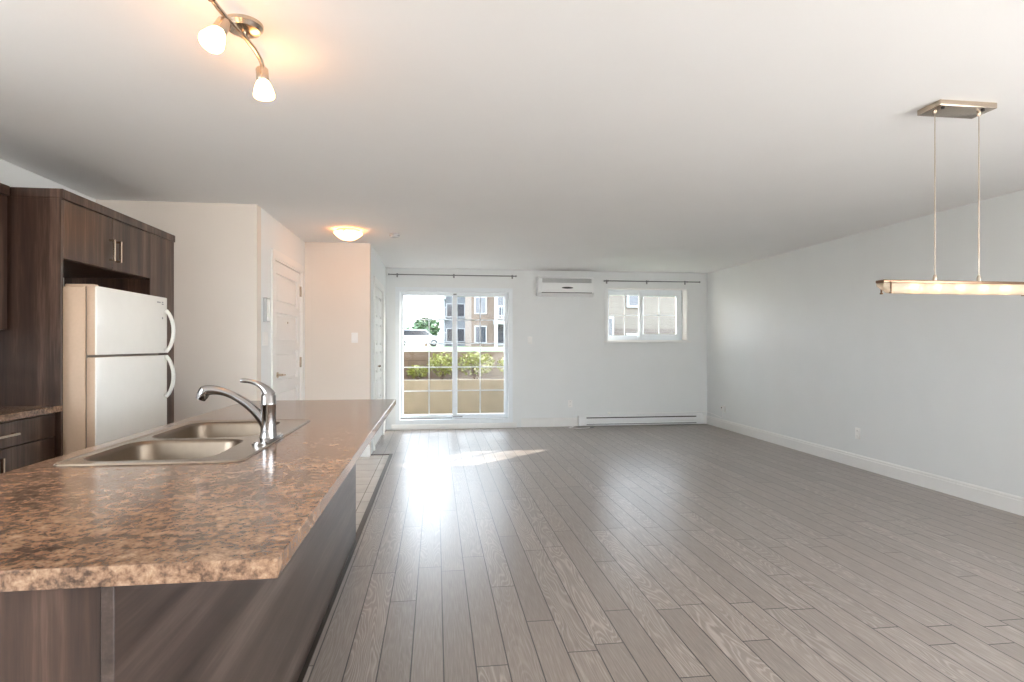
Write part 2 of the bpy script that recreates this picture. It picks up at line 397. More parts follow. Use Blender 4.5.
# ---------------------------------------------------------------- small window
wr = struct(bpy.data.objects.new('window_1', None), 'small white sliding window high in the far wall', 'window'); COL.objects.link(wr)
MB().holed(WX0 - .05, WX1 + .05, WZ0 - .05, WZ1 + .05, [(WX0, WX1, WZ0, WZ1)], YB - .014, YB, 'xzy').build('casing', 'wall', wr, smooth=False)
MB().box(WX0 - .055, WX1 + .055, YB - .035, YB, WZ0 - .028, WZ0 - .002, .004).build('sill', 'trim', wr)
m = MB().holed(WX0, WX1, WZ0, WZ1, [(WX0 + .012, WX1 - .012, WZ0 + .012, WZ1 - .012)], YB, YB + .17, 'xzy'); m.build('jamb_liner', 'trim', wr, smooth=False)
m = MB().holed(WX0, WX1, WZ0, WZ1, [(WX0 + .05, WX1 - .05, WZ0 + .045, WZ1 - .055)], YB + .17, YB + .27, 'xzy'); m.build('window_frame', 'vinyl', wr, smooth=False)
wm = (WX0 + WX1) / 2 - .02
sash(WX0 + .05, wm + .03, WZ0 + .045, WZ1 - .055, YB + .21, .042, 'fixed_sash', wr, 2, 2, .014)
sash(wm - .06, WX1 - .05, WZ0 + .045, WZ1 - .055, YB + .165, .06, 'sliding_sash', wr, 2, 2, .014)

# ---------------------------------------------------------------- hinged doors (built facing +x)
def panel_door(name, label, y0, y1, top, xw, handle_y, hinge_y, handle_z, hinge_z, closet=False):
    r = struct(bpy.data.objects.new(name, None), label, 'door'); COL.objects.link(r)
    cw = .07
    m = MB(); m.holed(y0 - cw, y1 + cw, 0, top + cw, [(y0, y1, 0, top)], xw, xw + .016, 'yzx'); m.holed(y0, y1, 0, top, [(y0 + .018, y1 - .018, 0, top - .018)], xw - .118, xw + .008, 'yzx')
    m.build('casing', 'trim', r, smooth=False)
    a, b, tz = y0 + .021, y1 - .021, top - .021
    leaves = [(a, b)] if not closet else [(a, (a + b) / 2 - .002), ((a + b) / 2 + .002, b)]
    for (p, q) in leaves:
        st = .11 if not closet else .075
        zs = [.012, .2] ; n = 5; gap = .085; hh = (tz - .11 - .2 - gap * (n - 1)) / n
        holes = [(p + st, q - st, .2 + i * (hh + gap), .2 + i * (hh + gap) + hh) for i in range(n)]
        xf = xw - .008
        m = MB(); m.holed(p, q, .012, tz, holes, xf - .02, xf, 'yzx'); m.box(xf - .045, xf - .02, p, q, .012, tz)
        for (c0, c1, d0, d1) in holes: m.box(xf - .021, xf - .006, c0 + .03, c1 - .03, d0 + .03, d1 - .03, .004, 1)
        leaf = m.build('door_leaf', 'trim', r, smooth=False)
        if not closet:
            h = MB().lathe([(0, 0), (.028, 0), (.028, .008), (.012, .012), (.012, .045), (0, .045)], (xf, handle_y, handle_z), (1, 0, 0), 18)
            h.tube([(xf + .042, handle_y, handle_z), (xf + .045, handle_y + .02, handle_z), (xf + .043, handle_y + .12, handle_z - .004)], [.010, .010, .008])
            h.build('lever_handle', 'nickel', leaf)
            MB().lathe([(0, 0), (.011, 0), (.009, .005), (0, .006)], (xf, (p + q) / 2, 1.50), (1, 0, 0), 14).build('peephole', 'nickel', leaf)
            for z in hinge_z:
                MB().box(xf - .002, xf + .010, hinge_y - .016, hinge_y + .014, z - .055, z + .055, .003).tube([(xf + .012, hinge_y + .002, z - .055), (xf + .012, hinge_y + .002, z + .055)], .007).build('hinge', 'nickel', leaf)
        else:
            MB().lathe([(0, 0), (.008, 0), (.008, .012), (.016, .02), (.012, .03), (0, .032)], (xf, q - .04 if p == a else p + .04, 1.0), (1, 0, 0), 14).build('knob', 'nickel', leaf)
    if closet:
        MB().box(xw - .09, xw - .03, y0 + .02, y1 - .02, top - .022, top - .012).build('track', 'grey', r)
    return r
panel_door('door_2', 'white five panel entry door with lever handle and peephole', EY0, EY1, EZ, XE, 5.73, EY1 - .02, .995, (1.86, 1.09, .28))
panel_door('door_3', 'white folding closet door seen edge on beside the patio door', CY0, CY1, 2.04, XC, 0, 0, 0, (), True)

# ================================================================ KITCHEN ISLAND
CT = .92
IX0, IX1, IY0, IY1 = -1.20, -.263, 1.02, 3.93
SX0, SX1, SY0, SY1 = -1.13, -.585, 1.87, 2.89
is_ = thing('kitchen_island', 'dark walnut island base under the brown mottled worktop', 'kitchen island')
cx0, cx1 = -1.17, -.54
MB().holed(cx0, cx1, IY0 + .03, IY1 - .02, [(cx0 + .02, cx1 - .02, IY0 + .05, IY1 - .04)], .1, CT - .035).box(cx0 + .06, cx1, IY0 + .03, IY1 - .02, 0, .1).build('carcass', 'lam', is_, smooth=False)
MB().box(cx0 - .01, cx1 - .001, IY0 + .012, IY0 + .03, 0, CT - .0345, .001, 1).build('end_panel', 'lam', is_, smooth=False)
MB().box(cx0 - .01, cx1 - .001, IY1 - .02, IY1 - .002, 0, CT - .0345, .001, 1).build('end_panel', 'lam', is_, smooth=False)
MB().box(cx1, cx1 + .02, IY0 + .008, IY1 - .001, 0, CT - .0345, .001, 1).build('back_panel', 'lamh', is_, smooth=False)
settle(is_)
wt = MB().holed(IX0, IX1, IY0, IY1, [(SX0 + .02, SX1 - .02, SY0 + .02, SY1 - .02)], CT - .034, CT).build('worktop', 'gran', None, smooth=False)
bv = wt.modifiers.new('edge', 'BEVEL'); bv.width = .0025; bv.segments = 2; bv.limit_method = 'ANGLE'
settle(tag(wt, 'long brown mottled island worktop holding the sink', 'worktop'))

# sink: one pressed sheet, deck with two bowls
def rrect(x0, x1, y0, y1, r, n=6):
    pts = []
    for cx, cy, a0 in ((x1 - r, y1 - r, 0), (x0 + r, y1 - r, 90), (x0 + r, y0 + r, 180), (x1 - r, y0 + r, 270)):
        for k in range(n + 1):
            a = R(a0 + 90 * k / n); pts.append((cx + r * math.cos(a), cy + r * math.sin(a)))
    return pts
def ring(m, pts, z): return [m.b.verts.new((x, y, z)) for x, y in pts]
def bridge(m, a, b):
    n = len(a)
    for k in range(n): m.b.faces.new((a[k], a[(k + 1) % n], b[(k + 1) % n], b[k]))
sk = thing('kitchen_sink', 'stainless double bowl sink set in the island worktop', 'sink')
B1 = (-1.095, -.70, 1.925, 2.325); B2 = (-1.095, -.70, 2.365, 2.84)
m = MB()
rim0 = ring(m, rrect(SX0, SX1, SY0, SY1, .045), CT + .001); rim1 = ring(m, rrect(SX0 + .004, SX1 - .004, SY0 + .004, SY1 - .004, .043), CT + .006); rim2 = ring(m, rrect(SX0 + .014, SX1 - .014, SY0 + .014, SY1 - .014, .038), CT + .0035)
bridge(m, rim0, rim1); bridge(m, rim1, rim2)
tops = []
for (x0, x1, y0, y1) in (B1, B2):
    tops.append(ring(m, rrect(x0, x1, y0, y1, .085), CT + .0035))
edges = []
for rg in [rim2] + tops:
    for k in range(len(rg)):
        e_ = m.b.edges.get((rg[k], rg[(k + 1) % len(rg)])) or m.b.edges.new((rg[k], rg[(k + 1) % len(rg)])); edges.append(e_)
bmesh.ops.triangle_fill(m.b, use_beauty=True, use_dissolve=False, edges=edges, normal=(0, 0, 1))
m.build('deck', 'steel', sk, angle=50)
for (x0, x1, y0, y1) in (B1, B2):
    m = MB(); prev = ring(m, rrect(x0, x1, y0, y1, .085), CT + .0035)
    for ins, z, r_ in ((.006, CT - .002, .083), (.010, CT - .012, .08), (.014, CT - .13, .078), (.022, CT - .165, .075), (.05, CT - .18, .06), (.12, CT - .184, .04)):
        nx = ring(m, rrect(x0 + ins, x1 - ins, y0 + ins, y1 - ins, max(.02, r_)), z); bridge(m, prev, nx); prev = nx
    m.b.faces.new(prev)
    bw = m.build('bowl', 'bowl', sk, angle=60)
    cx, cy = (x0 + x1) / 2, (y0 + y1) / 2
    MB().lathe([(0, 0), (.03, 0), (.04, .003), (.043, .001), (.043, -.001)], (cx, cy, CT - .183), n=20).build('drain', 'chrome', bw)
settle(sk)

# faucet
fx, fy, fz = -.617, 2.27, CT + .0036
fc = thing('kitchen_faucet', 'chrome single lever faucet with a low arched spout beside the sink', 'faucet')
m = MB(); m.prism(rrect(fx - .03, fx + .03, fy - .125, fy + .125, .029, 8), fz, fz + .007); m.prism(rrect(fx - .024, fx + .024, fy - .118, fy + .118, .0235, 8), fz + .007, fz + .011); m.build('base_plate', 'chrome', fc)
MB().lathe([(0, .010), (.031, .010), (.029, .020), (.0275, .03), (.0265, .13), (.0275, .132), (.0275, .138), (.0265, .14), (.0255, .165), (.020, .176), (.012, .182), (0, .184)], (fx, fy, fz), n=32).build('body', 'chrome', fc)
def bez(P, n):
    out = []
    for i in range(n + 1):
        t_ = i / n; q = [Vector(p) for p in P]
        while len(q) > 1: q = [q[k].lerp(q[k + 1], t_) for k in range(len(q) - 1)]
        out.append(q[0])
    return out
sp_ = bez([(fx, fy, fz + .035), (fx - .03, fy, fz + .12), (fx - .11, fy, fz + .17), (fx - .18, fy, fz + .203), (fx - .228, fy, fz + .183)], 18)
rr = [.021 - .007 * min(1, i / 10) + (.006 * max(0, (i - 12) / 6)) for i in range(19)]
s1 = MB().tube(sp_, rr, 18).build('spout', 'chrome', fc)
e1 = sp_[-1]
MB().lathe([(0, -.012), (.012, -.012), (.019, -.006), (.021, .004), (.0205, .022), (.018, .03), (.017, .036), (0, .036)], e1 + Vector((.006, 0, .004)), (-.45, 0, -.9), 24).build('spray_head', 'chrome', s1)
lv = bez([(fx + .004, fy, fz + .165), (fx - .012, fy, fz + .205), (fx - .05, fy, fz + .222), (fx - .098, fy, fz + .222)], 12)
MB().tube(lv, [.023, .021, .018, .0155, .0135, .012, .0105, .0095, .009, .0085, .0085, .009, .007], 14).build('lever', 'chrome', fc)
settle(fc)

# ================================================================ KITCHEN WALL UNITS
CXF = -2.11                                   # cabinet face plane
PY0 = 3.62                                    # near face of the tall panel
def bar_handle(p, axis, L, parent, out=.03, w=.013):
    """square bar pull on a +x facing front, p = centre on the face"""
    x, y, z = p; m = MB(); h = L / 2
    if axis == 'z':
        m.box(x + out - w / 2, x + out + w / 2, y - w / 2, y + w / 2, z - h, z + h, .0015, 1)
        for q in (-h + w / 2, h - w / 2): m.box(x, x + out, y - w / 2, y + w / 2, z + q - w / 2, z + q + w / 2)
    else:
        m.box(x + out - w / 2, x + out + w / 2, y - h, y + h, z - w / 2, z + w / 2, .0015, 1)
        for q in (-h + w / 2, h - w / 2): m.box(x, x + out, y + q - w / 2, y + q + w / 2, z - w / 2, z + w / 2)
    return m.build('handle', 'nickel', parent)
fcab = thing('refrigerator_cabinet', 'tall dark walnut surround with two doors above the white refrigerator', 'cabinet')
MB().box(XL + .002, CXF, PY0, PY0 + .02, 0, 2.11, .001, 1).build('side_panel', 'lam', fcab, smooth=False)
MB().box(XL + .002, CXF - .002, 4.665, YK - .001, 0, 2.11, .001, 1).build('filler_panel', 'lam', fcab, smooth=False)
m = MB(); m.box(XL + .002, CXF - .022, PY0 + .021, 4.664, 1.77, 1.79); m.box(XL + .002, CXF - .022, PY0 + .021, 4.664, 2.09, 2.11); m.box(XL + .002, XL + .015, PY0 + .021, 4.664, 1.79, 2.09)
m.box(XL + .015, CXF - .022, PY0 + .021, PY0 + .038, 1.79, 2.09); m.box(XL + .015, CXF - .022, 4.647, 4.664, 1.79, 2.09); m.build('carcass', 'lam', fcab, smooth=False)
MB().box(XL + .002, CXF + .008, PY0, YK - .001, 2.11, 2.165, .002, 1).build('cornice', 'lam', fcab, smooth=False)
dm = (PY0 + .02 + 4.664) / 2
for (a, b, hy) in ((PY0 + .022, dm - .0015, dm - .035), (dm + .0015, 4.662, dm + .045)):
    d_ = MB().box(CXF - .021, CXF, a, b, 1.772, 2.107, .0015, 1).build('door', 'lam', fcab, smooth=False)
    bar_handle((CXF, hy, 1.895), 'z', .14, d_)
settle(fcab)

ub = thing('wall_cabinet', 'dark walnut wall cabinet at the left edge above the counter', 'cabinet')
UX = -2.375
MB().box(XL + .002, UX - .021, 2.4, PY0 - .013, 1.36, 2.11, .001, 1).build('carcass', 'lam', ub, smooth=False)
for (a, b, hy) in ((2.402, 3.0035, 2.96), (3.0065, PY0 - .015, 3.05)):
    d_ = MB().box(UX - .020, UX, a, b, 1.362, 2.108, .0015, 1).build('door', 'lam', ub, smooth=False)
    bar_handle((UX, hy, 1.46), 'z', .14, d_)
MB().box(XL + .002, UX + .012, 2.39, PY0 - .013, 2.11, 2.165, .002, 1).build('cornice', 'lam', ub, smooth=False)
settle(ub)

bc = thing('base_cabinet', 'dark walnut base cabinet with drawer and doors left of the refrigerator', 'cabinet')
LT = .935; BX = -2.135
MB().box(XL + .002, BX - .021, 2.78, PY0 - .002, .1, LT - .036, .001, 1).box(XL + .002, BX - .08, 2.78, PY0 - .002, 0, .1).build('carcass', 'lam', bc, smooth=False)
d_ = MB().box(BX - .02, BX, 2.783, PY0 - .005, .762, LT - .045, .0015, 1).build('drawer', 'lam', bc, smooth=False)
bar_handle((BX, 3.13, .825), 'y', .30, d_)
for (a, b, hy) in ((2.783, 3.119, 3.07), (3.122, PY0 - .005, 3.165)):
    d_ = MB().box(BX - .02, BX, a, b, .104, .758, .0015, 1).build('door', 'lam', bc, smooth=False)
    bar_handle((BX, hy, .65), 'z', .14, d_)
settle(bc)
o = MB().box(XL + .002, CXF + .012, 2.77, PY0 - .0015, LT - .034, LT, .003).build('worktop', 'gran', None, smooth=False)
settle(tag(o, 'short brown mottled worktop against the tall panel left of the refrigerator', 'worktop'))

# ---------------------------------------------------------------- refrigerator
fr = thing('refrigerator', 'white top freezer refrigerator with bowed handles', 'refrigerator')
RY0, RY1 = 3.68, 4.58; RXF = -1.955; RD = RXF - .055
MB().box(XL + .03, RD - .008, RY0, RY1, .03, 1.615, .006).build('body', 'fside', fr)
MB().box(RD - .0085, RD + .0005, RY0 + .012, RY1 - .012, .12, 1.605).build('gasket', 'gask', fr, smooth=False)
MB().box(RD - .02, RXF - .03, RY0 + .02, RY1 - .02, .03, .105, .004).build('kick_grille', 'grey', fr)
m = MB()
for (x, y) in ((XL + .1, RY0 + .06), (XL + .1, RY1 - .06), (RD - .08, RY0 + .06), (RD - .08, RY1 - .06)): MB().lathe([(0, 0), (.02, 0), (.02, .03), (0, .03)], (x, y, 0), n=12).build('foot', 'black', fr)
def bow(zlo, zhi, parent):
    y = RY1 - .03; pts = []
    for i in range(17):
        q = i / 16; pts.append((RXF + .004 + .052 * math.sin(math.pi * q) ** .6, y, zlo + (zhi - zlo) * q))
    MB().tube(pts, [.017] + [.013] * 15 + [.017], 12).build('handle', 'fhandle', parent)
fzd = MB().box(RD, RXF - .006, RY0, RY1, 1.218, 1.622, .006).build('freezer_door', 'fside', fr); MB().box(RXF - .012, RXF, RY0 + .0005, RY1 - .0005, 1.2185, 1.6215, .005, 3).build('unshaded_front', 'fridge', fzd)  # tan shell carries painted side shade; front split off to stay white
fgd = MB().box(RD, RXF - .006, RY0, RY1, .11, 1.205, .006).build('fridge_door', 'fside', fr); MB().box(RXF - .012, RXF, RY0 + .0005, RY1 - .0005, .1105, 1.2045, .005, 3).build('unshaded_front', 'fridge', fgd)
bow(1.232, 1.525, fzd); bow(.905, 1.192, fgd)
m = MB()
for i, w in enumerate((.012, .010, .012, .010)): m.box(RXF - .0002, RXF + .001, RY1 - .155 + i * .014, RY1 - .155 + i * .014 + w * .8, 1.576, 1.586)
m.box(RXF - .0002, RXF + .001, RY1 - .085, RY1 - .058, 1.566, 1.574).box(RXF - .0002, RXF + .001, RY1 - .085, RY1 - .062, 1.58, 1.588)
m.build('badge', 'grey', fzd)
MB().lathe([(0, 0), (.008, 0), (.008, .002), (0, .003)], (RXF - .0002, RY1 - .075, 1.47), (1, 0, 0), 12).build('lock', 'grey', fzd)
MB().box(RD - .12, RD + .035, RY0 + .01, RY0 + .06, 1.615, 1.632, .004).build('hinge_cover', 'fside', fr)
settle(fr)

# ================================================================ CEILING LIGHTS
tl = thing('track_light', 'brushed nickel ceiling light with curved bar and lit frosted heads', 'ceiling light')
tcx, tcy = -.69, 2.225
MB().lathe([(0, 0), (.066, 0), (.066, -.012), (.055, -.026), (.03, -.032), (.012, -.034), (.012, -.05), (0, -.05)], (tcx, tcy, H), n=32).build('canopy', 'nickel', tl)
BZ = H - .055
bar = [Vector(p) for p in ((-.712, 1.965, BZ), (-.710, 2.03, BZ), (-.703, 2.09, BZ), (-.690, 2.16, BZ), (-.680, 2.225, BZ), (-.674, 2.30, BZ), (-.676, 2.38, BZ), (-.688, 2.47, BZ))]
MB().tube(bar, .0085, 12).build('bar', 'nickel', tl)
MB().lathe([(0, -.012), (.013, -.012), (.013, .012), (0, .012)], bar[0], (0, 1, 0), 14).build('end_cap', 'dark', tl)
def head(p0, d, roll=0):
    d = Vector(d).normalized(); p0 = Vector(p0)
    MB().tube([p0, p0 + d * .022], .007, 10).build('stem', 'nickel', tl)
    c = p0 + d * .018
    cup = MB().lathe([(0, 0), (.020, 0), (.0235, .005), (.0235, .052), (.0215, .055), (0, .055)], c, d, 22).build('lamp_cup', 'nickel', tl)
    MB().lathe([(.0, .0), (.023, .0), (.030, .016), (.036, .036), (.040, .052), (.0385, .060), (.026, .064), (0, .065)], c + d * .0555, d, 24).build('lamp_shade', 'lampglow', tl)
head((-.703, 2.09, BZ - .004), (-.20, -.42, -.78))
head((-.690, 2.44, BZ + .012), (.10, -.05, -1))
settle(tl)

fl = thing('flush_ceiling_light', 'lit frosted dome light on the ceiling of the entry', 'ceiling light')
MB().lathe([(0, 0), (.11, 0), (.115, -.01), (.105, -.028), (0, -.028)], (-.88, 6.08, H), n=36).build('canopy', 'nickel', fl)
MB().lathe([(0, -.105), (.04, -.102), (.085, -.085), (.122, -.058), (.142, -.032), (.140, -.028), (.0, -.0285)], (-.88, 6.08, H), n=40).build('glass_dome', 'domeglow', fl)
for k in range(3):
    a = R(20 + 120 * k); p = Vector((-.88 + .141 * math.cos(a), 6.08 + .141 * math.sin(a), H))
    MB().tube([p + Vector((-.03 * math.cos(a), -.03 * math.sin(a), -.02)), p + Vector((0.003 * math.cos(a), 0.003 * math.sin(a), -.024)), p + Vector((.003 * math.cos(a), .003 * math.sin(a), -.04)), p + Vector((-.008 * math.cos(a), -.008 * math.sin(a), -.045))], .004, 8).build('clip', 'nickel', fl)
settle(fl)

pl = thing('pendant_light', 'long pendant light with five lit bulbs hanging from two wires', 'pendant light')
px, py = 2.515, 2.55
MB().box(px - .15, px + .155, py - .068, py + .068, H - .028, H, .003).build('canopy', 'nickel', pl)
m = MB()
for (dx, dy) in ((-.115, -.045), (.10, -.045)): MB().lathe([(0, 0), (.009, 0), (.008, .006), (0, .008)], (px + dx, py + dy, H - .028), (0, 0, -1), 12).build('screw', 'dark', pl)
PZ = 1.588
for dx in (-.115, .125):
    MB().tube([(px + dx, py, PZ + .015), (px + dx, py, H - .02)], .0022, 8).build('wire', 'nickel', pl)
    MB().lathe([(0, 0), (.009, 0), (.009, .02), (.005, .03), (0, .03)], (px + dx, py, PZ), n=12).build('wire_grip', 'nickel', pl)
    MB().lathe([(0, 0), (.008, 0), (.010, .012), (0, .012)], (px + dx, py, H - .04), n=12).build('wire_grip', 'nickel', pl)
L0, L1 = 2.105, 2.955
MB().box(L0, L1, py - .027, py + .027, PZ - .014, PZ, .003).build('frame', 'bronze', pl)
m = MB()                                       # curved frosted glass tray under the frame
n = 14; rings_ = []
for q in range(25):
    x = L0 + .003 + (L1 - L0 - .006) * q / 24; e_ = min(x - L0, L1 - x); dp = .050 * min(1, .25 + .75 * math.sqrt(min(1, e_ / .045)))
    rings_.append([m.b.verts.new((x, py - .025 * math.cos(math.pi * k / n), PZ - .0145 - dp * math.sin(math.pi * k / n) ** .55)) for k in range(n + 1)])
for A, B_ in zip(rings_, rings_[1:]):
    for k in range(n): m.b.faces.new((A[k], A[k + 1], B_[k + 1], B_[k]))
tray = m.build('glass_tray', 'frost', pl, angle=80)
sm = tray.modifiers.new('thickness', 'SOLIDIFY'); sm.thickness = .004
for k in range(5):
    x = 2.285 + k * .124
    MB().lathe([(0, 0), (.010, 0), (.018, -.008), (.019, -.016), (.013, -.026), (0, -.03)], (x, py, PZ - .0145), n=16).build('bulb', 'bulb', pl)
for x in (L0 + .035, L1 - .035):
    for s_ in (-1, 1):
        MB().tube([(x, py + s_ * .030, PZ - .008), (x, py + s_ * .030, PZ - .058)], .004, 8).lathe([(0, 0), (.007, 0), (.007, .008), (0, .01)], (x, py + s_ * .030, PZ - .066), n=10).build('post', 'bronze', pl)
settle(pl)

sm_ = MB().lathe([(0, 0), (.052, 0), (.052, -.012), (.047, -.03), (.03, -.036), (0, -.037)], (-.43, 6.24, H), n=32)
sdm = thing('smoke_detector', 'small round white smoke detector on the ceiling beyond the entry light', 'smoke detector')
sm_.build('housing', 'lgrey', sdm); MB().lathe([(.0525, -.014), (.0535, -.018), (.0495, -.022), (.047, -.02)], (-.43, 6.24, H), n=32).build('vent_ring', 'grey', sdm); settle(sdm)

# ================================================================ FAR WALL FITTINGS
ac = thing('air_conditioner', 'white wall mounted air conditioner high between patio door and small window', 'air conditioner')
AX0, AX1, AZ0, AZ1 = 1.55, 2.42, 2.035, 2.33; AY = YB - .2
prof = [(YB, AZ0 + .01), (YB - .06, AZ0), (YB - .165, AZ0 + .012), (AY, AZ0 + .05), (AY, AZ1 - .03), (AY + .02, AZ1 - .004), (YB - .10, AZ1), (YB, AZ1)]
MB().prism(prof, AX0, AX1, 'yzx').build('housing', 'heater', ac)
MB().box(AX0 + .05, AX1 - .03, AY - .007, AY, AZ0 + .065, AZ1 - .115, .003, 1).build('front_panel', 'heater', ac)
m = MB()
for k in range(5): z = AZ1 - .095 + k * .013; m.box(AX0 + .06, AX1 - .04, AY - .004, AY + .0, z, z + .007)
m.build('intake_grille', 'grey', ac, smooth=False)
m = MB(); m.prism([(AX0 + .45 + .09 * math.cos(2 * math.pi * k / 24), AZ0 + .12 + .014 * math.sin(2 * math.pi * k / 24)) for k in range(24)], AY - .0105, AY - .0068, 'xzy'); m.build('emblem', 'black', ac)
MB().box(AX0 + .05, AX1 - .03, AY - .002, AY + .03, AZ0 + .040, AZ0 + .050).build('outlet_slot', 'black', ac, smooth=False)
MB().prism([(AY - .002, AZ0 + .038), (AY + .004, AZ0 + .04), (YB - .155, AZ0 + .006), (YB - .16, AZ0 + .002)], AX0 + .05, AX1 - .03, 'yzx').build('louver', 'heater', ac, smooth=False)
settle(ac)

hb = thing('baseboard_heater', 'long white electric baseboard heater under the small window', 'heater')
HX0, HX1 = 2.215, 4.26; hy = YB - .0165
prof = [(hy, .02), (hy - .065, .02), (hy - .065, .045), (hy - .058, .05), (hy - .058, .12), (hy - .045, .15), (hy - .02, .17), (hy, .17)]
MB().prism(prof, HX0 + .11, HX1 - .11, 'yzx').build('housing', 'heater', hb)
for x0, x1 in ((HX0, HX0 + .11), (HX1 - .11, HX1)):
    MB().prism([(hy, .018), (hy - .068, .018), (hy - .068, .125), (hy - .05, .155), (hy - .022, .175), (hy, .175)], x0, x1, 'yzx').build('end_box', 'heater', hb)
MB().box(HX0 + .12, HX1 - .12, hy - .064, hy - .040, .128, .142, .002, 1).build('outlet_slot', 'black', hb, smooth=False)
MB().box(HX0 + .12, HX1 - .12, hy - .070, hy - .063, .030, .042, .002, 1).build('inlet_slot', 'grey', hb, smooth=False)
settle(hb)

def rod(name, label, x0, x1, z, brs):
    r = thing(name, label, 'curtain rod', 'curtain rods'); y = YB - .085
    MB().tube([(x0, y, z), (x1, y, z)], .008, 10).build('rod', 'rod', r)
    for x in (x0, x1): MB().lathe([(0, -.012), (.012, -.010), (.014, 0), (.012, .010), (0, .012)], (x, y, z), (1, 0, 0), 14).build('end_cap', 'grey', r)
    for x in brs:
        MB().box(x - .006, x + .006, y - .004, YB - .024 if x < 1.31 else YB, z - .006, z + .006).box(x - .012, x + .012, (YB - .030) if x < 1.31 else YB - .006, YB - .0245 if x < 1.31 else YB, z - .035, z + .025).lathe([(0, -.006), (.013, -.006), (.013, .006), (0, .006)], (x, y, z), (1, 0, 0), 14).build('bracket', 'grey', r)
    return settle(r)
rod('curtain_rod', 'thin grey curtain rod above the patio door', -.70, 1.22, 2.335, (-.58, .27, 1.17))
rod('curtain_rod', 'thin grey curtain rod above the small window', 2.62, 4.19, 2.285, (2.68, 3.34, 3.98))

# ---------------------------------------------------------------- plates: modelled facing -y about the origin
def place(r, loc, rz): r.location = loc; r.rotation_euler = (0, 0, R(rz)); return r
def plate_geo(r, w=.072, h=.116): MB().box(-w / 2, w / 2, -.006, 0, -h / 2, h / 2, .0025).build('cover_plate', 'plate', r)
def outlet(label, loc, rz):
    r = thing('wall_outlet', label, 'outlet', 'wall outlets'); plate_geo(r)
    for s_ in (-1, 1):
        f = MB().prism(rrect(-.017, .017, s_ * .026 - .014, s_ * .026 + .014, .012), -.008, -.0055, 'xzy').build('socket', 'plate', r)
        m = MB(); m.box(-.008, -.006, -.0086, -.0078, s_ * .026 - .003, s_ * .026 + .006).box(.006, .008, -.0086, -.0078, s_ * .026 - .003, s_ * .026 + .006); m.build('slots', 'black', f)
    return place(r, loc, rz)
def switch(label, loc, rz, gangs=1, w=.072, h=.116, rows=1):
    r = thing('light_switch', label, 'light switch', 'light switches'); plate_geo(r, w, h)
    for g in range(gangs):
        x = (g - (gangs - 1) / 2) * .046
        f = MB().box(x - .016, x + .016, -.0085, -.005, -.033, .033, .001, 1).build('rocker', 'plate', r)
    return place(r, loc, rz)
outlet('white wall outlet low on the far wall left of the heater', (2.09, YB, .355), 0)
outlet('white wall outlet on the middle of the long right wall', (XR, 5.58, .355), -90)
po = outlet('white wall outlet with a plugged-in black-nosed adapter near the far right corner', (XR, 8.41, .30), -90)
switch('single white switch on the far wall right of the patio door', (1.45, YB, 1.35), 0)
switch('wide white switch plate below the intercom', (XE, 5.30, 1.33), 90, 3, .16)
switch('white switch plate on the end wall of the entry', (-.92, YH, 1.36), 0, 1)
ic = thing('intercom', 'slim grey white intercom handset beside the entry door', 'intercom')
MB().box(-.055, .055, -.028, 0, -.105, .105, .006).build('housing', 'lgrey', ic); MB().box(-.05, -.005, -.05, -.027, -.095, .095, .008).build('handset', 'plate', ic)
MB().box(.012, .045, -.031, -.027, -.085, -.05, .002, 1).build('button', 'black', ic)
place(ic, (XE, 5.30, 1.58), 90)
ad = thing('power_adapter', 'small white power adapter plugged into the corner outlet', 'adapter')
MB().box(-.028, .028, -.055, -.0088, -.02, .045, .006).build('body', 'plate', ad); MB().box(-.012, .012, -.058, -.054, .015, .035, .001, 1).build('socket_face', 'black', ad)
place(ad, (XR, 8.41, .30), -90)
cb = thing('power_cord', 'thin white cord running from the corner adapter along the heater top', 'cord')  # power cord of the corner adapter
cpts = [(XR - .045, 8.41, .29), (XR - .042, 8.41, .22), (XR - .035, 8.43, .16), (XR - .028, 8.52, .17), (XR - .024, 8.75, .19), (XR - .03, 8.94, .20), (XR - .1, YB - .024, .205), (3.9, YB - .022, .195), (3.4, YB - .022, .19), (3.0, YB - .022, .195), (2.73, YB - .022, .20)]
MB().tube(cpts, .0042, 8).build('cable', 'plate', cb); MB().box(2.69, 2.735, YB - .034, YB - .012, .185, .215, .004).build('plug', 'plate', cb); settle(cb)
wc = MB(); pts = []
for i in range(30):
    q = i / 29; a = R(80 + 250 * q); pts.append((2.17 + .13 * math.cos(a) * (1 + .25 * q), 8.80 + .085 * math.sin(a), .006 + (.05 * max(0, 1 - i / 5) if i < 5 else 0)))
pts = [(2.205, 8.965, .14), (2.2, 8.93, .07)] + pts + [(2.36, 8.78, .006)]
lc = thing('loose_cord', 'loose white cord looped on the planks at the left heater end', 'cord')
wc.tube(pts, .005, 8).build('cable', 'plate', lc); MB().box(2.35, 2.41, 8.77, 8.79, .0, .016, .003).build('tip', 'grey', lc); settle(lc)

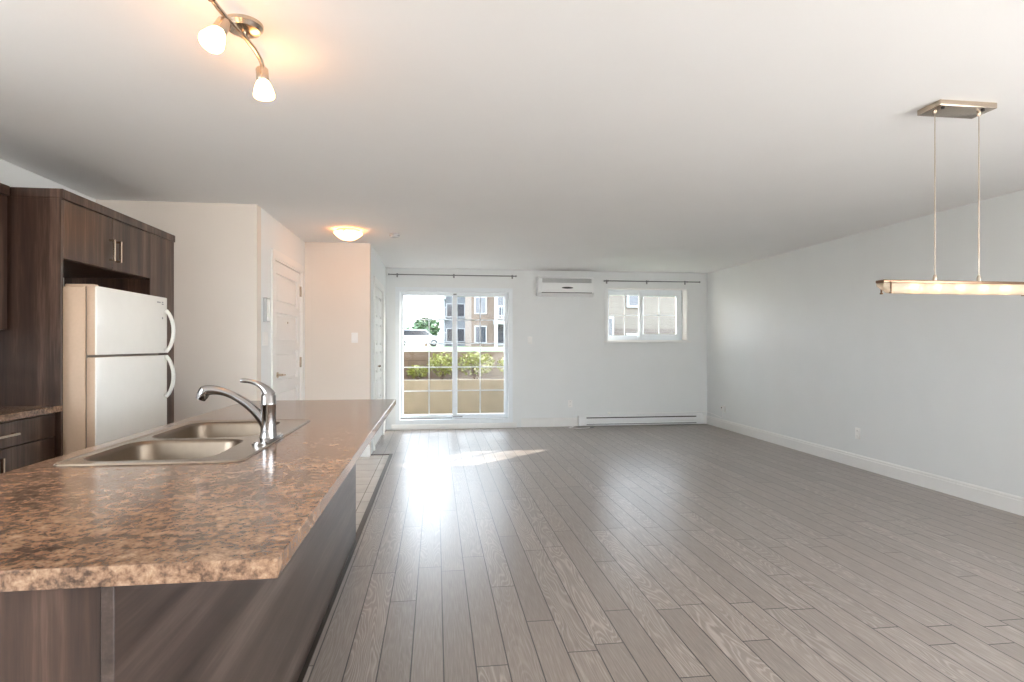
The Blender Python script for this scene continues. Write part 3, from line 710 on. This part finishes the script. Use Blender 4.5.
# ================================================================ OUTSIDE
GZ = 1.13
M['conc'] = plain('beige_concrete', (122, 113, 95), .8, var=.1, scale=5, bump=.2)
M['patio'] = plain('grey_patio_concrete', (170, 166, 158), .8, var=.08, scale=5)
M['block'] = tiles('tan_timber_courses', (104, 92, 80), (94, 82, 71), (60, 50, 42), .16, .5, .02, .8, 7, 1, (R(90), 0, 0))
M['soil'] = plain('dark_soil', (64, 52, 40), .9, var=.2, scale=12)
M['grass'] = plain('mown_grass', (58, 76, 36), .9, var=.25, scale=9)
M['leaf'] = plain('yellow_green_leaves', (116, 124, 46), .6, var=.3, scale=20)
M['leafd'] = plain('dark_green_leaves', (58, 80, 50), .6, var=.3, scale=20)
M['bark'] = plain('brown_bark', (92, 74, 58), .8, var=.2)
M['siding'] = tiles('cream_siding', (90, 84, 77), (86, 80, 73), (70, 64, 59), .2, .5, .03, .7, 30, 1, (R(90), 0, 0))
M['stone'] = tiles('grey_brown_stone', (76, 68, 62), (62, 54, 49), (94, 88, 82), .2, .5, .04, .8, 1.6, .8, (R(90), 0, 0))
M['brick'] = tiles('tan_brick', (84, 68, 56), (74, 60, 50), (94, 85, 76), .12, .5, .06, .8, 2, .7, (R(90), 0, 0))
M['gsiding'] = tiles('pale_grey_siding', (84, 88, 93), (80, 84, 89), (68, 71, 76), .2, .5, .03, .7, 30, 1, (R(90), 0, 0))
M['carp'] = plain('white_car_paint', (170, 173, 178), .25, coat=.5)
M['cglass'] = plain('dark_window', (34, 40, 48), .1)
M['roofing'] = plain('grey_shingle', (84, 81, 78), .8)
M['bwhite'] = plain('weathered_white_trim', (140, 142, 144), .6)

o = MB().slab([-6, 2.6], [YB + .28, 11], [], -.1, .0).build('ground_patio', 'patio', smooth=False); struct(o, 'sunken concrete patio outside the door', 'ground')
o = MB().slab([-6, 2.6], [-.1, .62], [], 11.0, 11.15, 'xzy').build('retaining_wall', 'conc', smooth=False); struct(o, 'smooth beige lower retaining wall beyond the patio', 'wall')
o = MB().slab([-6, 2.6], [11.15, 12.15], [], .2, .585).build('ground_planting_bed', 'soil', smooth=False); struct(o, 'soil bed between the two retaining walls', 'ground')
o = MB().slab([-6, 2.6], [.2, 1.14], [], 12.15, 12.3, 'xzy').build('retaining_wall', 'block', smooth=False); struct(o, 'upper coursed timber retaining wall behind the shrubs', 'wall')
o = MB().box(2.45, 2.6, YB + .28, 12.15, -.1, GZ + .01).build('retaining_wall', 'conc', smooth=False); struct(o, 'side retaining wall of the sunken patio', 'wall')
o = MB().slab([-160, -6, 2.6, 160], [YB + .28, 12.3, 240], [(-6, 2.6, YB + .28, 12.3)], GZ - .3, GZ).build('ground', 'grass', smooth=False); struct(o, 'grassy ground beyond the retaining walls', 'ground')
o = MB().box(1.95, 2.35, YB + .28, 10.9, 0, 7).build('wall_sun_block', MEX, smooth=False); struct(o, 'wall block added beside the patio to keep sun off the door', 'wall')  # unseen block added to stop direct sun entering the patio door

rnd = random.Random(4)
def leafy(m, c, rad, n, size, r):
    for _ in range(n):
        while True:
            v = Vector((r.uniform(-1, 1), r.uniform(-1, 1), r.uniform(-1, 1)))
            if .25 < v.length < 1: break
        p = Vector((c[0] + v.x * rad[0], c[1] + v.y * rad[1], c[2] + v.z * rad[2]))
        s_ = size * r.uniform(.6, 1.2); q = Matrix.Rotation(r.uniform(0, 6.28), 4, Vector((r.uniform(-1, 1), r.uniform(-1, 1), r.uniform(-1, 1))).normalized())
        pts = [Vector(a) * s_ for a in ((-1, 0, 0), (-.3, .38, .06), (.4, .34, .06), (1, 0, 0), (.4, -.34, .06), (-.3, -.38, .06))]
        m.b.faces.new([m.b.verts.new(p + (q @ a)) for a in pts])
def shrub(label, x, y, z, w, h, n=420, mat='leaf'):
    r = thing('shrub', label, 'shrub', 'shrubs in the planting bed'); q = random.Random(int(x * 100) + 7)
    m = MB(); leafy(m, (x, y, z + h * .58), (w, w * .6, h * .45), n, .045, q); m.build('foliage', mat, r, smooth=False)
    m = MB()
    for _ in range(6): m.tube([(x + q.uniform(-.03, .03), y + q.uniform(-.03, .03), z), (x + q.uniform(-w, w) * .4, y + q.uniform(-.1, .1), z + h * .5), (x + q.uniform(-w, w) * .7, y + q.uniform(-.15, .15), z + h * .9)], [.012, .008, .003], 6)
    m.build('stems', 'bark', r); return settle(r)
shrub('low yellow green shrub seen through the left patio pane', -.36, 11.55, .585, .22, .30, 260)
shrub('tall yellow green shrub left of the patio door meeting rails', .12, 11.6, .585, .28, .55, 420)
shrub('wide yellow green shrub just right of the patio door meeting rails', .78, 11.6, .585, .38, .56, 520)
shrub('yellow green shrub at the right edge of the patio door', 1.56, 11.6, .585, .36, .50, 460)

# white car
def car(x, y, rz):
    r = thing('car', 'white car parked far beyond the retaining wall', 'car')
    side = [(-2.4, .3), (2.35, .3), (2.42, .62), (2.25, .95), (1.35, 1.08), (.75, 1.62), (-1.5, 1.66), (-2.15, 1.08), (-2.45, .98)]
    MB().prism(side, -.88, .88, 'xzy').build('body', 'carp', r)
    MB().prism([(1.18, 1.08), (.72, 1.54), (-1.42, 1.57), (-1.95, 1.08)], -.892, .892, 'xzy').build('side_windows', 'cglass', r, smooth=False)
    for (wx) in (-1.5, 1.5):
        for s_ in (-1, 1):
            w = MB().lathe([(0, -.1), (.2, -.1), (.33, -.09), (.34, 0), (.33, .09), (.2, .1), (0, .1)], (wx, s_ * .82, .34), (0, 1, 0), 22).build('wheel', 'black', r)
            MB().lathe([(0, 0), (.19, 0), (.17, .012), (0, .016)], (wx, s_ * .92, .34), (0, s_, 0), 18).build('hubcap', 'grey', w)
    r.location = (x, y, GZ); r.rotation_euler = (0, 0, R(rz)); return r
car(-1.75, 58, 4)

def facade_window(b, x, z, w, h, y, frame='bwhite'):
    f = MB().holed(x - w / 2 - .07, x + w / 2 + .07, z - h / 2 - .07, z + h / 2 + .07, [(x - w / 2, x + w / 2, z - h / 2, z + h / 2)], y - .08, y - .001, 'xzy').build('window', frame, b, smooth=False)
    MB().box(x - w / 2, x + w / 2, y - .04, y - .002, z - h / 2, z + h / 2).build('pane', 'cglass', f, smooth=False); return f
def balcony(b, x0, x1, z, y, d):
    s_ = MB().box(x0, x1, y - d, y - .001, z - .28, z).build('balcony', 'bwhite', b, smooth=False)
    m = MB(); m.box(x0, x1, y - d, y - d + .06, z + 1.0, z + 1.08); m.box(x0, x1, y - d, y - d + .06, z + .1, z + .16)
    for k in range(int((x1 - x0) / .22) + 1): xx = x0 + .03 + k * .22; m.box(xx - .02, xx + .02, y - d + .01, y - d + .05, z + .1, z + 1.05)
    m.build('railing', 'bwhite', s_, smooth=False)
# brick block with balconies, to the right
ab = thing('apartment_building', 'tan brick apartment block with white balconies beyond the patio', 'building')
MB().box(2.7, 9.5, 45, 55, GZ, 11.5).build('wall', 'brick', ab, smooth=False)
for z in (GZ + 2.0, GZ + 4.9, GZ + 7.8):
    balcony(ab, 4.4, 8.6, z, 45, 1.6)
for z in (GZ + .95, GZ + 3.2, GZ + 6.1):
    facade_window(ab, 5.2, z, 1.2, 1.5, 45); facade_window(ab, 7.4, z, 1.6, 1.6, 45)
    facade_window(ab, 3.4, z, .8, 1.2, 45)
m = MB()
for x in (4.45, 6.2, 8.55): m.box(x - .12, x + .12, 43.42, 43.66, GZ, 11.5)
m.build('balcony_posts', 'bwhite', ab, smooth=False)
MB().prism([(2.2, 11.5), (10, 11.5), (6.1, 13.5)], 43.2, 55.3, 'xzy').build('roof', 'roofing', ab, smooth=False); settle(ab)
# grey block farther back
gb = thing('apartment_building', 'pale grey apartment block with stepped roofs far beyond the patio', 'building')
MB().box(.9, 3.2, 62, 72, GZ, 7.6).box(3.2, 7.5, 60.5, 72, GZ, 9.2).build('wall', 'gsiding', gb, smooth=False)
for z in (GZ + 1.2, GZ + 3.8, GZ + 6.0):
    for x in (1.5, 2.6): 
        if z < 7: facade_window(gb, x, z, .7, 1.3, 62)
    facade_window(gb, 3.9, z, .8, 1.3, 60.5); balcony(gb, .2, 1.0, z - .8, 62.5, 1.2)
MB().prism([(.5, 7.6), (3.5, 7.6), (3.2, 8.8), (2.0, 8.8)], 61.5, 72.3, 'xzy').prism([(2.9, 9.2), (7.9, 9.2), (5.4, 11.2)], 60, 72.3, 'xzy').build('roof', 'bwhite', gb, smooth=False); settle(gb)
# neighbour seen through the small window
nb = thing('neighbour_building', 'cream sided neighbouring building with stone base beyond the small window', 'building')
MB().box(5.0, 12, 20, 28, 1.85, 4.4).build('wall', 'siding', nb, smooth=False)
MB().box(4.97, 12.03, 19.95, 28.03, GZ, 1.85).build('stone_base', 'stone', nb, smooth=False)
facade_window(nb, 6.92, 2.95, .34, .55, 20); facade_window(nb, 6.02, 1.87, .18, .66, 19.95, 'bwhite'); facade_window(nb, 6.86, 1.52, .30, .2, 19.95)
MB().prism([(4.6, 4.4), (12.4, 4.4), (8.5, 5.6)], 19.5, 28.5, 'xzy').build('roof', 'roofing', nb, smooth=False); settle(nb)
# far tree line
for i, (x, y, h, w) in enumerate(((-22, 120, 5.2, 7), (-10, 130, 4.6, 8), (-1.5, 90, 4.2, 2.2), (-30, 150, 6, 9))):
    r = thing('tree', ('broad far tree at the left end of the tree line', 'wide low tree behind the white car', 'small tree beside the grey apartment block', 'farthest tree at the left behind the others')[i], 'tree', 'trees on the far side')
    m = MB(); leafy(m, (x, y, GZ + h * .6), (w, 2, h * .42), 700, .5, rnd); m.build('foliage', 'leafd', r, smooth=False)
    MB().tube([(x, y, GZ), (x + .1, y, GZ + h * .4), (x, y, GZ + h * .8)], [.25, .2, .06], 8).build('trunk', 'bark', r); settle(r)
